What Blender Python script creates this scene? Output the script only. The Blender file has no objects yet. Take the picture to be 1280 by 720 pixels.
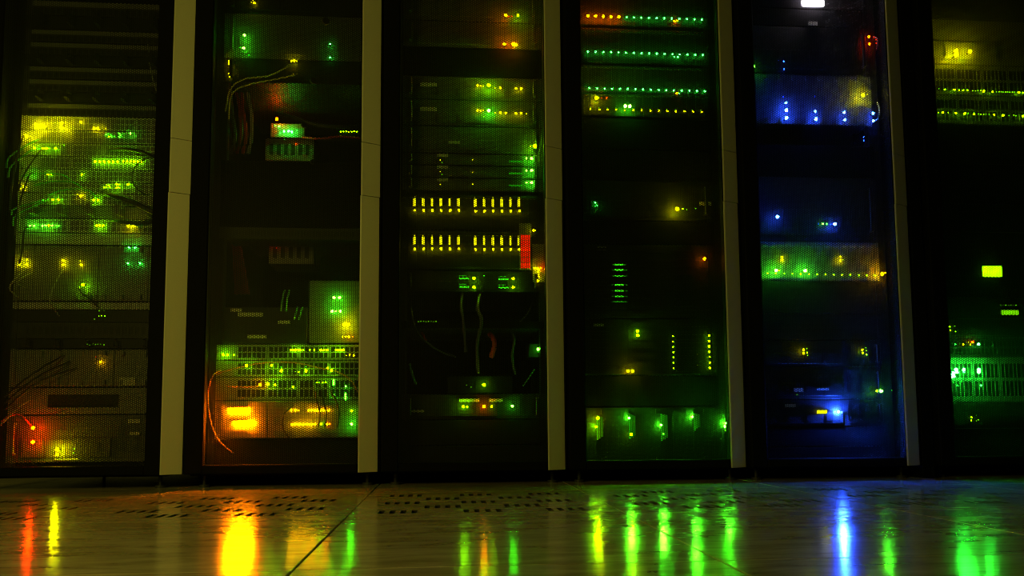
import bpy, math, random
import numpy as np
from mathutils import Matrix, Vector

random.seed(4)
SC = bpy.context.scene
COL = SC.collection

# ------------------------------------------------------------------ camera
F, CY, PIT, YAW, ROL, CH, CD, CX = 1010.4559, 437.2451, .0879, -.0855, -.0072, .2012, 2.6116, .8635
_c, _s = math.cos(YAW), math.sin(YAW)
_rt = Vector((_c, _s, 0)); _fh = Vector((-_s, _c, 0)); _z = Vector((0, 0, 1))
FWD = _fh * math.cos(PIT) + _z * math.sin(PIT)
_up = -_fh * math.sin(PIT) + _z * math.cos(PIT)
RT = _rt * math.cos(ROL) + _up * math.sin(ROL)
UP = _up * math.cos(ROL) - _rt * math.sin(ROL)
EYE = Vector((CX, -CD, CH))
cd = bpy.data.cameras.new('camera'); cam = bpy.data.objects.new('camera', cd); COL.objects.link(cam)
cam.matrix_world = Matrix(((RT.x, UP.x, -FWD.x, EYE.x), (RT.y, UP.y, -FWD.y, EYE.y), (RT.z, UP.z, -FWD.z, EYE.z), (0, 0, 0, 1)))
cd.sensor_width = 36; cd.lens = 36 * F / 1280; cd.shift_y = (CY - 360) / 1280; cd.clip_start = .02
SC.camera = cam

# ------------------------------------------------------------------ world, added aisle fill light, exposure
w = bpy.data.worlds.new('world'); SC.world = w; w.use_nodes = True
w.node_tree.nodes['Background'].inputs[0].default_value = (.55, .5, .2, 1)
w.node_tree.nodes['Background'].inputs[1].default_value = .0006
def area(name, loc, aim, size, power, col):
    l = bpy.data.lights.new(name, 'AREA'); l.size = size; l.energy = power; l.color = col
    o = bpy.data.objects.new(name, l); COL.objects.link(o); o.location = loc
    o.rotation_euler = (Vector(aim) - Vector(loc)).to_track_quat('-Z', 'Y').to_euler()
    return o
area('aisle_glow_fill', (-.5, -2.3, 1.0), (.4, 0, .6), .5, 12, (1, .89, .10))  # unseen light, added for the glow of racks behind the camera
SC.view_settings.view_transform = 'Standard'; SC.view_settings.look = 'None'
SC.view_settings.exposure = 0; SC.view_settings.gamma = 1; SC.view_settings.use_curve_mapping = False
SC.cycles.sample_clamp_indirect = 2; SC.cycles.max_bounces = 5; SC.cycles.diffuse_bounces = 2; SC.cycles.glossy_bounces = 3; SC.cycles.use_light_tree = True; SC.cycles.use_adaptive_sampling = False; SC.cycles.filter_width = 1.1

def at(px, py, Y):
    """point of the plane y = Y seen at a pixel of the photograph"""
    d = FWD + RT * ((px - 640) / F) - UP * ((py - CY) / F)
    return EYE + d * ((Y - EYE.y) / d.y)

# ------------------------------------------------------------------ materials
def mat(name, col, rough=.5, metal=0., noise=.15, scale=30., bump=0., spec=.5, stretch=(1, 1, 1)):
    m = bpy.data.materials.new(name); m.use_nodes = True; nt = m.node_tree; b = nt.nodes['Principled BSDF']
    tc = nt.nodes.new('ShaderNodeTexCoord'); mp = nt.nodes.new('ShaderNodeMapping'); mp.inputs['Scale'].default_value = stretch
    n = nt.nodes.new('ShaderNodeTexNoise'); n.inputs['Scale'].default_value = scale; n.inputs['Detail'].default_value = 4
    r = nt.nodes.new('ShaderNodeValToRGB')
    r.color_ramp.elements[0].position = .3; r.color_ramp.elements[1].position = .7
    r.color_ramp.elements[0].color = [c * (1 - noise) for c in col] + [1]
    r.color_ramp.elements[1].color = [min(1, c * (1 + noise)) for c in col] + [1]
    L = nt.links.new
    L(tc.outputs['Object'], mp.inputs[0]); L(mp.outputs[0], n.inputs['Vector']); L(n.outputs['Fac'], r.inputs[0]); L(r.outputs[0], b.inputs['Base Color'])
    b.inputs['Roughness'].default_value = rough; b.inputs['Metallic'].default_value = metal
    b.inputs['Specular IOR Level'].default_value = spec
    if bump:
        bp = nt.nodes.new('ShaderNodeBump'); bp.inputs['Strength'].default_value = bump; bp.inputs['Distance'].default_value = .002
        L(n.outputs['Fac'], bp.inputs['Height']); L(bp.outputs[0], b.inputs['Normal'])
    return m
M = dict(
    black=mat('black_powder_coat', (.006, .006, .006), .7, scale=400, bump=.05, spec=.03),
    sheet=mat('black_perforated_steel', (.008, .008, .008), .35, scale=60, spec=.15),
    dark=mat('dark_steel', (.015, .015, .014), .5, scale=80, spec=.2),
    char=mat('charcoal_plastic', (.03, .03, .029), .5, scale=80, spec=.3),
    slate=mat('slate_plastic', (.085, .085, .082), .5, scale=80),
    mid=mat('grey_steel', (.17, .17, .16), .5, scale=60),
    pale=mat('pale_grey_steel', (.42, .42, .38), .5, scale=60),
    label=mat('pale_label', (.6, .58, .45), .6, scale=200),
    hole=mat('socket_black', (.004, .004, .004), .7),
    strip=mat('beige_grey_paint', (.56, .53, .45), .42, scale=500, bump=.04, noise=.05),
    rubber=mat('black_cable_jacket', (.02, .02, .02), .4),
    green_and_greenlit_cable=mat('green_and_green_lit_cable_jacket', (.1, .45, .08), .4),  # also on cables whose green light is put into the jacket colour
    greycable=mat('grey_cable_jacket', (.35, .35, .32), .4),
    dimcable=mat('dull_grey_cable_jacket', (.09, .09, .08), .45),
    orangecable=mat('orange_cable_jacket', (.42, .15, .02), .4),
    yellowcable=mat('yellow_cable_jacket', (.7, .6, .1), .4),
    red_and_redlit_cable=mat('red_and_red_lit_cable_jacket', (.6, .05, .03), .45),  # also on cables whose red light is put into the jacket colour
    zinc=mat('zinc_screw', (.45, .45, .43), .35, .8),
    slab=mat('subfloor_and_slot_shade', (.02, .018, .015), .9),
    wall=mat('room_wall_paint', (.3, .3, .28), .8, scale=12),
)
def tile_mat():
    m = bpy.data.materials.new('floor_laminate'); m.use_nodes = True; nt = m.node_tree; b = nt.nodes['Principled BSDF']; L = nt.links.new
    tc = nt.nodes.new('ShaderNodeTexCoord'); oi = nt.nodes.new('ShaderNodeObjectInfo')
    add = nt.nodes.new('ShaderNodeVectorMath'); add.operation = 'MULTIPLY_ADD'
    L(oi.outputs['Random'], add.inputs[0]); add.inputs[1].default_value = (13, 7, 5); L(tc.outputs['Object'], add.inputs[2])
    mp = nt.nodes.new('ShaderNodeMapping'); mp.inputs['Scale'].default_value = (3, 11, 1); L(add.outputs[0], mp.inputs[0])
    n = nt.nodes.new('ShaderNodeTexNoise'); n.inputs['Scale'].default_value = 2.2; n.inputs['Detail'].default_value = 9; n.inputs['Roughness'].default_value = .65
    n.inputs['Distortion'].default_value = .6; L(mp.outputs[0], n.inputs['Vector'])
    r = nt.nodes.new('ShaderNodeValToRGB'); L(n.outputs['Fac'], r.inputs[0])
    e = r.color_ramp.elements; e[0].position = .3; e[0].color = (.25, .19, .13, 1); e[1].position = .7; e[1].color = (.52, .45, .36, 1)
    L(r.outputs[0], b.inputs['Base Color'])
    mr = nt.nodes.new('ShaderNodeMapRange'); mr.inputs['To Min'].default_value = .13; mr.inputs['To Max'].default_value = .18
    L(n.outputs['Fac'], mr.inputs['Value']); L(mr.outputs[0], b.inputs['Roughness'])
    bp = nt.nodes.new('ShaderNodeBump'); bp.inputs['Strength'].default_value = .008; bp.inputs['Distance'].default_value = .002
    L(n.outputs['Fac'], bp.inputs['Height']); L(bp.outputs[0], b.inputs['Normal'])
    return m
M['tile'] = tile_mat()
LED_COL = dict(g=(.05, 1, .008), t=(.015, 1, .03), y=(.92, .9, 0), l=(.22, 1, 0), o=(1, .15, 0), r=(1, .02, 0), b=(.015, .07, 1), w=(1, .85, 1), a=(1, .45, 0))
LED_L = {0: 1, 1: 6, 2: 26, 3: 85, 4: 230, 5: 520, 6: 80000, 7: 20000}
LED_R = {0: .0017, 1: .0019, 2: .0027, 3: .0036, 4: .0046, 5: .0057, 6: .0026, 7: .0018}
LED_P = {0: .002, 1: .0025, 2: .005, 3: .011, 4: .019, 5: .026, 6: .009, 7: .006}
_lm = {}
def led_mat(c, s):  # also used for weak strips that stand in for lit surfaces
    if (c, s) not in _lm:
        m = bpy.data.materials.new('lamp_%s_%s' % (dict(g='green', t='jade', y='yellow', l='lime', o='orange', r='red', b='blue', w='white', a='amber')[c], s))
        m.use_nodes = True; nt = m.node_tree; nt.nodes.remove(nt.nodes['Principled BSDF'])
        e = nt.nodes.new('ShaderNodeEmission'); e.inputs[0].default_value = (*LED_COL[c], 1); e.inputs[1].default_value = s
        nt.links.new(e.outputs[0], nt.nodes['Material Output'].inputs[0]); _lm[(c, s)] = m
    return _lm[(c, s)]

# ------------------------------------------------------------------ mesh helpers
class MB:
    def __init__(s): s.v = []; s.f = []
    def face(s, pts):
        n = len(s.v); s.v += [tuple(p) for p in pts]; s.f.append(tuple(range(n, n + len(pts)))); return s
    def box(s, x0, x1, y0, y1, z0, z1, ch=0.):
        """box; ch chamfers the four edges of its front (-y) face"""
        n = len(s.v); q = [(x0, z0), (x1, z0), (x1, z1), (x0, z1)]
        if ch:
            i = [(x0 + ch, z0 + ch), (x1 - ch, z0 + ch), (x1 - ch, z1 - ch), (x0 + ch, z1 - ch)]
            s.v += [(a, y0, b) for a, b in i] + [(a, y0 + ch, b) for a, b in q] + [(a, y1, b) for a, b in q]; k = 3
        else:
            s.v += [(a, y0, b) for a, b in q] + [(a, y1, b) for a, b in q]; k = 2
        s.f.append((n, n + 1, n + 2, n + 3))
        for r in range(k - 1):
            for j in range(4):
                a = n + 4 * r + j; b = n + 4 * r + (j + 1) % 4; s.f.append((b, a, a + 4, b + 4))
        e = n + 4 * (k - 1); s.f.append((e + 3, e + 2, e + 1, e)); return s
    def cyl(s, x, y0, y1, z, r, n=10, r2=None):
        """cylinder along y, front end at y0"""
        r2 = r if r2 is None else r2; b = len(s.v)
        for yy, rr in ((y0, r2), (y1, r)):
            for i in range(n): a = 2 * math.pi * i / n; s.v.append((x + rr * math.cos(a), yy, z + rr * math.sin(a)))
        s.f.append(tuple(b + i for i in range(n)))
        for i in range(n): j = (i + 1) % n; s.f.append((b + j, b + i, b + n + i, b + n + j))
        s.f.append(tuple(b + n + i for i in reversed(range(n)))); return s
    def vcyl(s, x, y, z0, z1, r, n=12, r1=None):
        r1 = r if r1 is None else r1; b = len(s.v)
        for zz, rr in ((z0, r), (z1, r1)):
            for i in range(n): a = 2 * math.pi * i / n; s.v.append((x + rr * math.cos(a), y + rr * math.sin(a), zz))
        for i in range(n): j = (i + 1) % n; s.f.append((b + i, b + j, b + n + j, b + n + i))
        s.f.append(tuple(b + i for i in reversed(range(n)))); s.f.append(tuple(b + n + i for i in range(n))); return s
    def grid(s, xs, zs, hole, y, depth):
        """front plate cut by lines xs, zs; cells where hole(i, j) are open, with walls going back by depth and a floor"""
        for i in range(len(xs) - 1):
            for j in range(len(zs) - 1):
                a, b, c, d = xs[i], xs[i + 1], zs[j], zs[j + 1]
                if not hole(i, j): s.face([(a, y, c), (b, y, c), (b, y, d), (a, y, d)]); continue
                Y = y + depth
                s.face([(a, Y, c), (b, Y, c), (b, Y, d), (a, Y, d)])
                s.face([(a, y, c), (a, Y, c), (a, Y, d), (a, y, d)]); s.face([(b, y, c), (b, y, d), (b, Y, d), (b, Y, c)])
                s.face([(a, y, c), (b, y, c), (b, Y, c), (a, Y, c)]); s.face([(a, y, d), (a, Y, d), (b, Y, d), (b, y, d)])
        return s
    def tube(s, pts, r, n=6):
        P = [Vector(p) for p in pts]; b0 = len(s.v)
        for i, p in enumerate(P):
            t = (P[min(i + 1, len(P) - 1)] - P[max(i - 1, 0)]).normalized()
            u = t.cross(Vector((0, .3, 1)) if abs(t.z) < .9 else Vector((1, 0, 0))).normalized(); v = t.cross(u)
            for k in range(n):
                a = 2 * math.pi * k / n; s.v.append(tuple(p + u * (r * math.cos(a)) + v * (r * math.sin(a))))
        for i in range(len(P) - 1):
            for k in range(n):
                a = b0 + i * n + k; b = b0 + i * n + (k + 1) % n; s.f.append((a, b, b + n, a + n))
        s.f.append(tuple(b0 + k for k in reversed(range(n)))); e = b0 + (len(P) - 1) * n; s.f.append(tuple(e + k for k in range(n)))
        return s
    def mesh(s, name, m, org=(0, 0, 0), smooth=False):
        me = bpy.data.meshes.new(name); ox, oy, oz = org
        me.from_pydata([(x - ox, y - oy, z - oz) for x, y, z in s.v], [], s.f); me.update()
        me.materials.append(M[m] if isinstance(m, str) else m)
        if smooth: me.polygons.foreach_set('use_smooth', [True] * len(me.polygons))
        return me
    def build(s, name, m, parent=None, smooth=False):
        """mesh given in world coordinates; the origin is the parent's when there is one"""
        org = wloc(parent) if parent else (0, 0, 0)
        o = bpy.data.objects.new(name, s.mesh(name, m, org, smooth)); COL.objects.link(o); o.parent = parent
        return o
def wloc(o):
    v = Vector((0, 0, 0))
    while o: v += o.location; o = o.parent
    return v
def tag(o, label=None, cat=None, group=None, kind=None):
    for k, v in (('label', label), ('category', cat), ('group', group), ('kind', kind)):
        if v: o[k] = v
    return o
def empty(name, loc, label, cat, group=None):
    o = bpy.data.objects.new(name, None); COL.objects.link(o); o.location = loc; o.empty_display_size = .05
    return tag(o, label, cat, group)
def put(name, me, loc, parent):
    o = bpy.data.objects.new(name, me); COL.objects.link(o); o.parent = parent
    o.location = Vector(loc) - wloc(parent) if parent else loc
    return o

# ------------------------------------------------------------------ the setting
floor = MB().box(-4.5, 5.5, -4.5, 2.2, -.2, -.05).build('floor', 'slab'); tag(floor, kind='structure')
TX0, TY0, T = .66, -.86, .6
def slot_tile(first):
    """vented tile: rows of short slots in groups of four, staggered"""
    def band(off):
        e = []
        for g in range(3 if off < .1 else 2):
            x = off + .19 * g
            for q in range(4): e.append((x + .0245 * q, x + .0245 * q + .0125))
        return e
    mb = MB(); A, B = band(.06), band(.16)
    edges = sorted({0, T - .003} | {round(v, 5) for p in A + B for v in p})
    rows = [(.07 + .1 * i, .07 + .1 * i + .062) for i in range(5)]
    ys = sorted({0, T - .003} | {round(v, 5) for p in rows for v in p})
    seta = {round(a, 5) for a, _ in A}; setb = {round(a, 5) for a, _ in B}
    rs = [round(a, 5) for a, _ in rows]
    def hole(i, j):
        if round(ys[j], 5) not in rs: return False
        k = rs.index(round(ys[j], 5)); return round(edges[i], 5) in (seta if (k + first) % 2 == 0 else setb)
    # lay the grid flat: plate (x, y, z) -> (x, z, -y)
    g = MB().grid(edges, ys, hole, 0, .03); mb.v = [(x, z, -y) for x, y, z in g.v]; mb.f = g.f
    for a, b, c, d in ((0, 0, T - .003, 0), (T - .003, 0, T - .003, T - .003), (T - .003, T - .003, 0, T - .003), (0, T - .003, 0, 0)):
        mb.face([(a, b, 0), (a, b, -.03), (c, d, -.03), (c, d, 0)])
    me = mb.mesh('floor_tile_vented', 'tile'); me.materials.append(M['slab'])
    for p in me.polygons:
        if min(me.vertices[v].co.z for v in p.vertices) < -.001 and abs(p.center.x) > .001 and .001 < p.center.x < T - .004 and .001 < p.center.y < T - .004: p.material_index = 1  # slot walls and bottoms coloured dark, shade put into the material
    return me
plain = MB(); e = T - .003; ch = .0012
plain.v = [(ch, ch, 0), (e - ch, ch, 0), (e - ch, e - ch, 0), (ch, e - ch, 0), (0, 0, -ch), (e, 0, -ch), (e, e, -ch), (0, e, -ch), (0, 0, -.05), (e, 0, -.05), (e, e, -.05), (0, e, -.05)]
plain.f = [(0, 1, 2, 3)] + [(a + j, b + j - 0, 0, 0) for a, b, j in ()]
for k in (0, 4):
    for j in range(4): plain.f.append((k + (j + 1) % 4, k + j, k + 4 + j, k + 4 + (j + 1) % 4))
plain = plain.mesh('floor_tile', 'tile'); vent = [slot_tile(0), slot_tile(1)]
for i in range(-8, 8):
    for j in range(-5, 5):
        put('floor_tile', vent[i % 2] if j == 0 else plain, (TX0 + T * i, TY0 + T * j, 0), floor)
tag(MB().box(-4.5, 5.5, 2.2, 2.35, -.2, 3.0).build('wall_back', 'wall'), kind='structure')

# ------------------------------------------------------------------ cabinets
def sheet_mesh(x0, x1, z0, z1, a=.0062, b=.0064, k=.72, th=.0011):
    """perforated sheet: staggered hexagonal holes with walls, as one mesh shared by all doors"""
    nx = int((x1 - x0) / a); nz = int((z1 - z0) / b)
    I, J = np.meshgrid(np.arange(nx), np.arange(nz), indexing='ij')
    cx = (x0 + (I + .5) * a).ravel(); cz = (z0 + (J + .5) * b + (I % 2) * b / 2).ravel(); n = len(cx)
    hx = np.array([2 / 3, 1 / 3, -1 / 3, -2 / 3, -1 / 3, 1 / 3]) * a; hz = np.array([0, .5, .5, 0, -.5, -.5]) * b
    V = np.zeros((n, 18, 3), np.float32)
    for r, (s, y) in enumerate(((1, 0), (k, 0), (k, th))):
        V[:, 6 * r:6 * r + 6, 0] = cx[:, None] + hx * s; V[:, 6 * r:6 * r + 6, 1] = y; V[:, 6 * r:6 * r + 6, 2] = cz[:, None] + hz * s
    q = []
    for r in (0, 6):
        for j in range(6): q.append((r + j, r + (j + 1) % 6, r + 6 + (j + 1) % 6, r + 6 + j))
    Q = (np.array(q)[None] + (np.arange(n) * 18)[:, None, None]).reshape(-1, 4)
    me = bpy.data.meshes.new('perforated_sheet')
    me.vertices.add(n * 18); me.vertices.foreach_set('co', V.ravel())
    me.loops.add(Q.size); me.loops.foreach_set('vertex_index', Q.ravel().astype(np.int32))
    me.polygons.add(len(Q)); me.polygons.foreach_set('loop_start', np.arange(0, Q.size, 4, dtype=np.int32))
    me.update(calc_edges=True); me.materials.append(M['sheet']); return me
DZ0, DZ1 = .044, 2.02
SHEET = sheet_mesh(.054, .5335, .068, 1.745)
def strip_seg(X, z0, z1):
    mb = MB(); p = [(0, -.0012), (0, -.0285), (.0012, -.0302), (.004, -.0306), (.03, -.0178), (.054, -.0055), (.0585, -.003), (.0585, -.0012)]; n = len(p)
    mb.v = [(X + x, y, z) for z in (z0, z1) for x, y in p]
    mb.f = [(i, (i + 1) % n, n + (i + 1) % n, n + i) for i in range(n)] + [tuple(reversed(range(n))), tuple(range(n, 2 * n))]
    return mb
CAB = ['black rack cabinet full of yellow and green switch lights, glowing lime behind its door',
       'black rack cabinet with two orange glowing bar displays near its bottom',
       'black rack cabinet with two rows of twelve yellow light bars behind its door',
       'black rack cabinet with long rows of small green drive lights near its top',
       'black rack cabinet lit blue inside by its server lights',
       'black rack cabinet at the edge of the row, with a small yellow square display']
def X0(k): return .6 * k - .534 + {0: -.045, 5: .048}.get(k, 0)
RAIL = .102
def cabinet(k):
    x0 = X0(k); x1 = x0 + .6; s = .045 if k == 0 else 0; c = empty('rack_cabinet', (x0 + .3, .45, 0), CAB[k], 'cabinet', 'perforated-door rack cabinets')
    MB().box(x0 + .001, x0 + .013, .002, .98, .05, 2.02).build('side_panel', 'black', c)
    MB().box(x1 - .013, x1 - .001, .002, .98, .05, 2.02).build('side_panel', 'black', c)
    MB().box(x0 + .001, x1 - .001, .002, .98, 2.0201, 2.04).build('top_panel', 'black', c)
    MB().box(x0 + .014, x1 - .014, .004, .97, .038, .05).build('base_panel', 'black', c)
    MB().box(x0 + .014, x1 - .014, .965, .98, .0505, 2.02).build('rear_panel', 'black', c)
    for xa, xb in ((x0 + .035, x0 + .074), (x1 - .074, x1 - .035)):
        mb = MB().box(xa, xb, RAIL, RAIL + .03, .051, 2.0199)
        for i in range(40): mb.box((xa + xb) / 2 - .0045, (xa + xb) / 2 + .0045, RAIL - .0006, RAIL, .08 + i * .0445, .089 + i * .0445)
        mb.build('mounting_rail', 'dark', c)
    for xa in (x0 + .045, x1 - .045):
        for y in (.05, .9):
            MB().vcyl(xa, y, .0, .008, .016, 14).vcyl(xa, y, .0081, .038, .006, 10).build('levelling_foot', 'char', c)
    d = MB()
    d.box(x0 + .003, x0 + .058, -.028, .0, DZ0, DZ1, .004); d.box(x1 - .0695, x1 - .066 + s, -.027, .0, DZ0, DZ1); d.box(x1 - .066 + s, x1 - .003 + s, -.001, .0, DZ0, DZ1)
    d.box(x0 + .058, x1 - .0695, -.028, .0, DZ0, .072, .003); d.box(x0 + .058, x1 - .0695, -.028, 0, 1.74, DZ1, .003)
    d = d.build('door', 'black', c)
    put('perforated_sheet', SHEET, (x0, -.024, 0), d)
    X = x1 - .066 + s
    for a, b, nm in ((.0445, .9287, 'lower_handle_strip'), (.9303, 1.1044, 'latch_handle'), (1.106, 2.0195, 'upper_handle_strip')):
        strip_seg(X - (.0018 if b < 1 else 0), a, b).build(nm, 'strip', d)
    # lock barrel on the sloping face
    o = MB().cyl(0, -.0035, .002, 0, .0068, 14).box(-.0045, .0045, -.004, -.0034, -.0012, .0012).build('lock', 'dark', d)
    o.location = Vector((X + .034, -.0165, .952)) - wloc(d); o.rotation_euler = (0, 0, math.radians(27))
    return c
for k in range(6): cabinet(k)
fl = MB().box(X0(4) + .602, X0(5) - .002, -.002, .9, .0, 2.02, .002).build('infill_strip', 'black')
tag(fl, 'narrow black filler panel between the blue cabinet and the cabinet at the row end', 'panel')

# ------------------------------------------------------------------ lights of the equipment
_lmesh = {}
def led(root, px, py, c, lv, Y, name='status_light', sz=1.):
    key = (c, lv)
    if key not in _lmesh:
        # a round lamp on a short dark stem
        r, p = LED_R[lv], LED_P[lv]; mb = MB(); n = 8; lit = 0
        if p > 2 * r: mb.cyl(0, -p + 1.6 * r, 0, 0, r * .6, 6); lit = len(mb.f)
        b0 = len(mb.v); yc = -max(p - r, 0)
        rings = [(.75, .66), (1, 0), (.75, -.66)]
        for rr, yy in rings:
            for i in range(n): a = 2 * math.pi * i / n; mb.v.append((r * rr * math.cos(a), yc + r * yy, r * rr * math.sin(a)))
        mb.v.append((0, yc - r, 0))
        for k in range(2):
            for i in range(n): j = (i + 1) % n; mb.f.append((b0 + k * n + i, b0 + k * n + j, b0 + k * n + n + j, b0 + k * n + n + i))
        for i in range(n): mb.f.append((b0 + 2 * n + i, b0 + 2 * n + (i + 1) % n, b0 + 3 * n))
        me = mb.mesh('lamp_dome', led_mat(c, LED_L[lv])); _lmesh[key] = me
        if lit:
            me.materials.append(M['dark'])
            for q in range(lit): me.polygons[q].material_index = 1
    p = at(px, py, Y - max(LED_P[lv] - LED_R[lv], 0))
    o = put(name, _lmesh[key], (p.x, Y, p.z), root)
    return o
def bar(root, px0, py0, px1, py1, c, L, Y, name='light_bar', depth=.003):
    a = at(px0, py1, Y); b = at(px1, py0, Y)
    return MB().box(a.x, b.x, Y - depth, Y, a.z, b.z, min(.0015, depth * .4)).build(name, led_mat(c, L), root)
def leds(root, txt, Y):
    """'px py colour level' items separated by commas; 'px0>px1*n py0>py1 colour level' makes a row"""
    for it in txt.replace('\n', ' ').split(','):
        q = it.split()
        if not q: continue
        if '*' in q[0]:
            n = int(q[0].split('*')[1]); a, b = map(float, q[0].split('*')[0].split('>'))
            c, d = (map(float, q[1].split('>'))) if '>' in q[1] else (float(q[1]),) * 2
            for i in range(n):
                t = i / (n - 1); led(root, a + (b - a) * t, c + (d - c) * t, q[2], int(q[3]), Y)
        else: led(root, float(q[0]), float(q[1]), q[2], int(q[3]), Y)

# ------------------------------------------------------------------ equipment
MID = [100, 352, 594, 808, 1028, 1240]
YF = .10
class Dev: pass
def device(k, p0, p1, name, label, cat, m='dark', style='blank', lamps='', n=12, Y=YF, depth=.5, xa=None, xb=None, group=None, labels=()):
    """rack equipment between picture heights p0 (top) and p1 on cabinet k"""
    z1 = at(MID[k], p0, Y).z - .001; z0 = at(MID[k], p1, Y).z + .001
    x0 = X0(k) + .059 if xa is None else at(xa, (p0 + p1) / 2, Y).x; x1 = X0(k) + .541 if xb is None else at(xb, (p0 + p1) / 2, Y).x
    if Y + depth > RAIL and Y < RAIL + .04 and xa is not None: x0 = max(x0, X0(k) + .076); x1 = min(x1, X0(k) + .524)
    z0 = max(z0, .0515)
    r = empty(name, ((x0 + x1) / 2, Y, z0), label, cat, group)
    full = xa is None
    ex = .017 if full else 0
    MB().box(x0 + ex, x1 - ex, Y + .002, Y + depth, z0, z1).build('chassis', 'dark' if m != 'pale' else 'mid', r)
    if full:
        for a, b in ((x0, x0 + ex), (x1 - ex, x1)):
            mb = MB().box(a, b, Y - .001, Y + .001, z0, z1)
            for z in ({(z0 + z1) / 2} if z1 - z0 < .06 else {z0 + .012, z1 - .012}): mb.cyl((a + b) / 2, Y - .004, Y - .0005, z, .0042, 8)
            mb.build('mounting_ear', m, r)
    a, b = x0 + ex + .0005, x1 - ex - .0005; h = z1 - z0; wd = b - a
    F0 = Y
    if style == 'blank':
        MB().box(a, b, F0, F0 + .002, z0, z1, .001).build('faceplate', m, r)
    elif style == 'patch':
        MB().box(a, b, F0, F0 + .002, z0 + h * .62, z1, .0008).build('label_strip', 'mid', r)
        xs = [a]; 
        for i in range(24): xs += [a + wd * (i + .14 + .02 * (i % 6)) / 24, a + wd * (i + .84 + .02 * (i % 6)) / 24]
        xs.append(b); MB().grid(xs, [z0, z0 + h * .1, z0 + h * .52, z0 + h * .615], lambda i, j: i % 2 and j == 1, F0, .012).build('port_block', m, r)
    elif style == 'switch':
        nb = 4; s0 = a + wd * .1
        MB().box(a, a + wd * .1, F0, F0 + .002, z0, z1, .0008).build('faceplate', m, r)
        for q in range(nb):
            xa_ = s0 + wd * .9 * q / nb; xb_ = s0 + wd * .9 * (q + 1) / nb - .001; xs = [xa_]; ww = xb_ - xa_
            for i in range(6): xs += [xa_ + ww * (.04 + .92 * (i + .1) / 6), xa_ + ww * (.04 + .92 * (i + .9) / 6)]
            xs.append(xb_)
            MB().grid(xs, [z0, z0 + h * .12, z0 + h * .46, z0 + h * .54, z0 + h * .86, z1], lambda i, j: i % 2 and j in (1, 3), F0, .011).build('port_block', m, r)
    elif style == 'server':
        MB().box(a, b, F0, F0 + .002, z0, z1, .001).build('faceplate', m, r)
        for q in (a + .004, b - .016):
            MB().box(q, q + .012, F0 - .02, F0 - .014, z0 + h * .15, z1 - h * .15, .002).box(q + .002, q + .010, F0 - .0139, F0, z0 + h * .15, z0 + h * .15 + .008).box(q + .002, q + .010, F0 - .0139, F0, z1 - h * .15 - .008, z1 - h * .15).build('handle', m, r)
        nt_ = n if n != 12 else 4
        for i in range(nt_):
            xa_ = a + .03 + (wd * .62) * i / nt_; xb_ = a + .03 + (wd * .62) * (i + 1) / nt_ - .002
            MB().box(xa_, xb_, F0 - .004, F0, z0 + h * .1, z0 + h * .5, .001).box(xa_ + .006, xa_ + .03, F0 - .0052, F0 - .004, z0 + h * .2, z0 + h * .4).build('drive_tray', m, r)
        xs = [a + .03 + wd * .66]; 
        for i in range(14): xs += [xs[0] + wd * .24 * (i + .2) / 14, xs[0] + wd * .24 * (i + .8) / 14]
        xs.append(xs[0] + wd * .24)
        MB().grid(xs, [z0 + h * .1, z0 + h * .18, z0 + h * .82, z0 + h * .9], lambda i, j: i % 2 and j == 1, F0 - .0015, .01).build('vent_grille', m, r)
    elif style == 'shelf':
        MB().box(a, b, F0 + .001, F0 + .002, z0, z1).build('backplate', m, r)
        for i in range(n):
            xa_ = a + .002 + (wd - .004) * i / n; xb_ = a + .002 + (wd - .004) * (i + 1) / n - .0015; ww = xb_ - xa_
            mb = MB().box(xa_, xb_, F0 - .003, F0 + .001, z0 + h * .03, z1 - h * .03, .001)
            if h > ww * 1.2: mb.box(xa_ + ww * .2, xb_ - ww * .2, F0 - .012, F0 - .003, z1 - h * .13, z1 - h * .07, .001).box(xa_ + ww * .25, xb_ - ww * .25, F0 - .0038, F0 - .003, z0 + h * .1, z0 + h * .3)
            else: mb.box(xa_ + ww * .1, xb_ - ww * .3, F0 - .007, F0 - .003, z0 + h * .3, z0 + h * .55, .001)
            mb.build('drive_tray', m, r)
    elif style == 'stack':
        MB().box(a, b, F0 + .001, F0 + .002, z0, z1).build('backplate', m, r)
        for q in range(3):
            for i in range(n):
                xa_ = a + .002 + (wd - .004) * q / 3; xb_ = a + .002 + (wd - .004) * (q + 1) / 3 - .002; za = z0 + h * i / n + .001; zb = z0 + h * (i + 1) / n - .001
                MB().box(xa_, xb_, F0 - .004, F0 + .001, za, zb, .001).box(xa_ + .02, xb_ - .06, F0 - .009, F0 - .004, za + (zb - za) * .35, za + (zb - za) * .6).build('drive_tray', m, r)
    elif style == 'cards':
        cuts = [a]; rr = random.Random(k * 7 + n)
        ws = [rr.choice((1, 1, 1.6)) for _ in range(n)]; S = sum(ws)
        for v in ws: cuts.append(cuts[-1] + wd * v / S)
        for i in range(n):
            xa_, xb_ = cuts[i] + .0006, cuts[i + 1] - .0006; c = (xa_ + xb_) / 2
            MB().box(xa_, xb_, F0 - .001, F0 + .002, z0 + .002, z1 - .002, .0008).box(c - .004, c + .004, F0 - .012, F0 - .001, z1 - .022, z1 - .006).box(c - .004, c + .004, F0 - .012, F0 - .001, z0 + .006, z0 + .022).build('module_card', m, r)
    elif style == 'vents':
        xs = [a]
        for i in range(n): xs += [a + wd * (.05 + .9 * (i + .2) / n), a + wd * (.05 + .9 * (i + .75) / n)]
        xs.append(b); MB().grid(xs, [z0, z0 + h * .25, z0 + h * .75, z1], lambda i, j: i % 2 and j == 1, F0, .02).build('vent_grille', m, r)
    elif style == 'manager':
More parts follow.
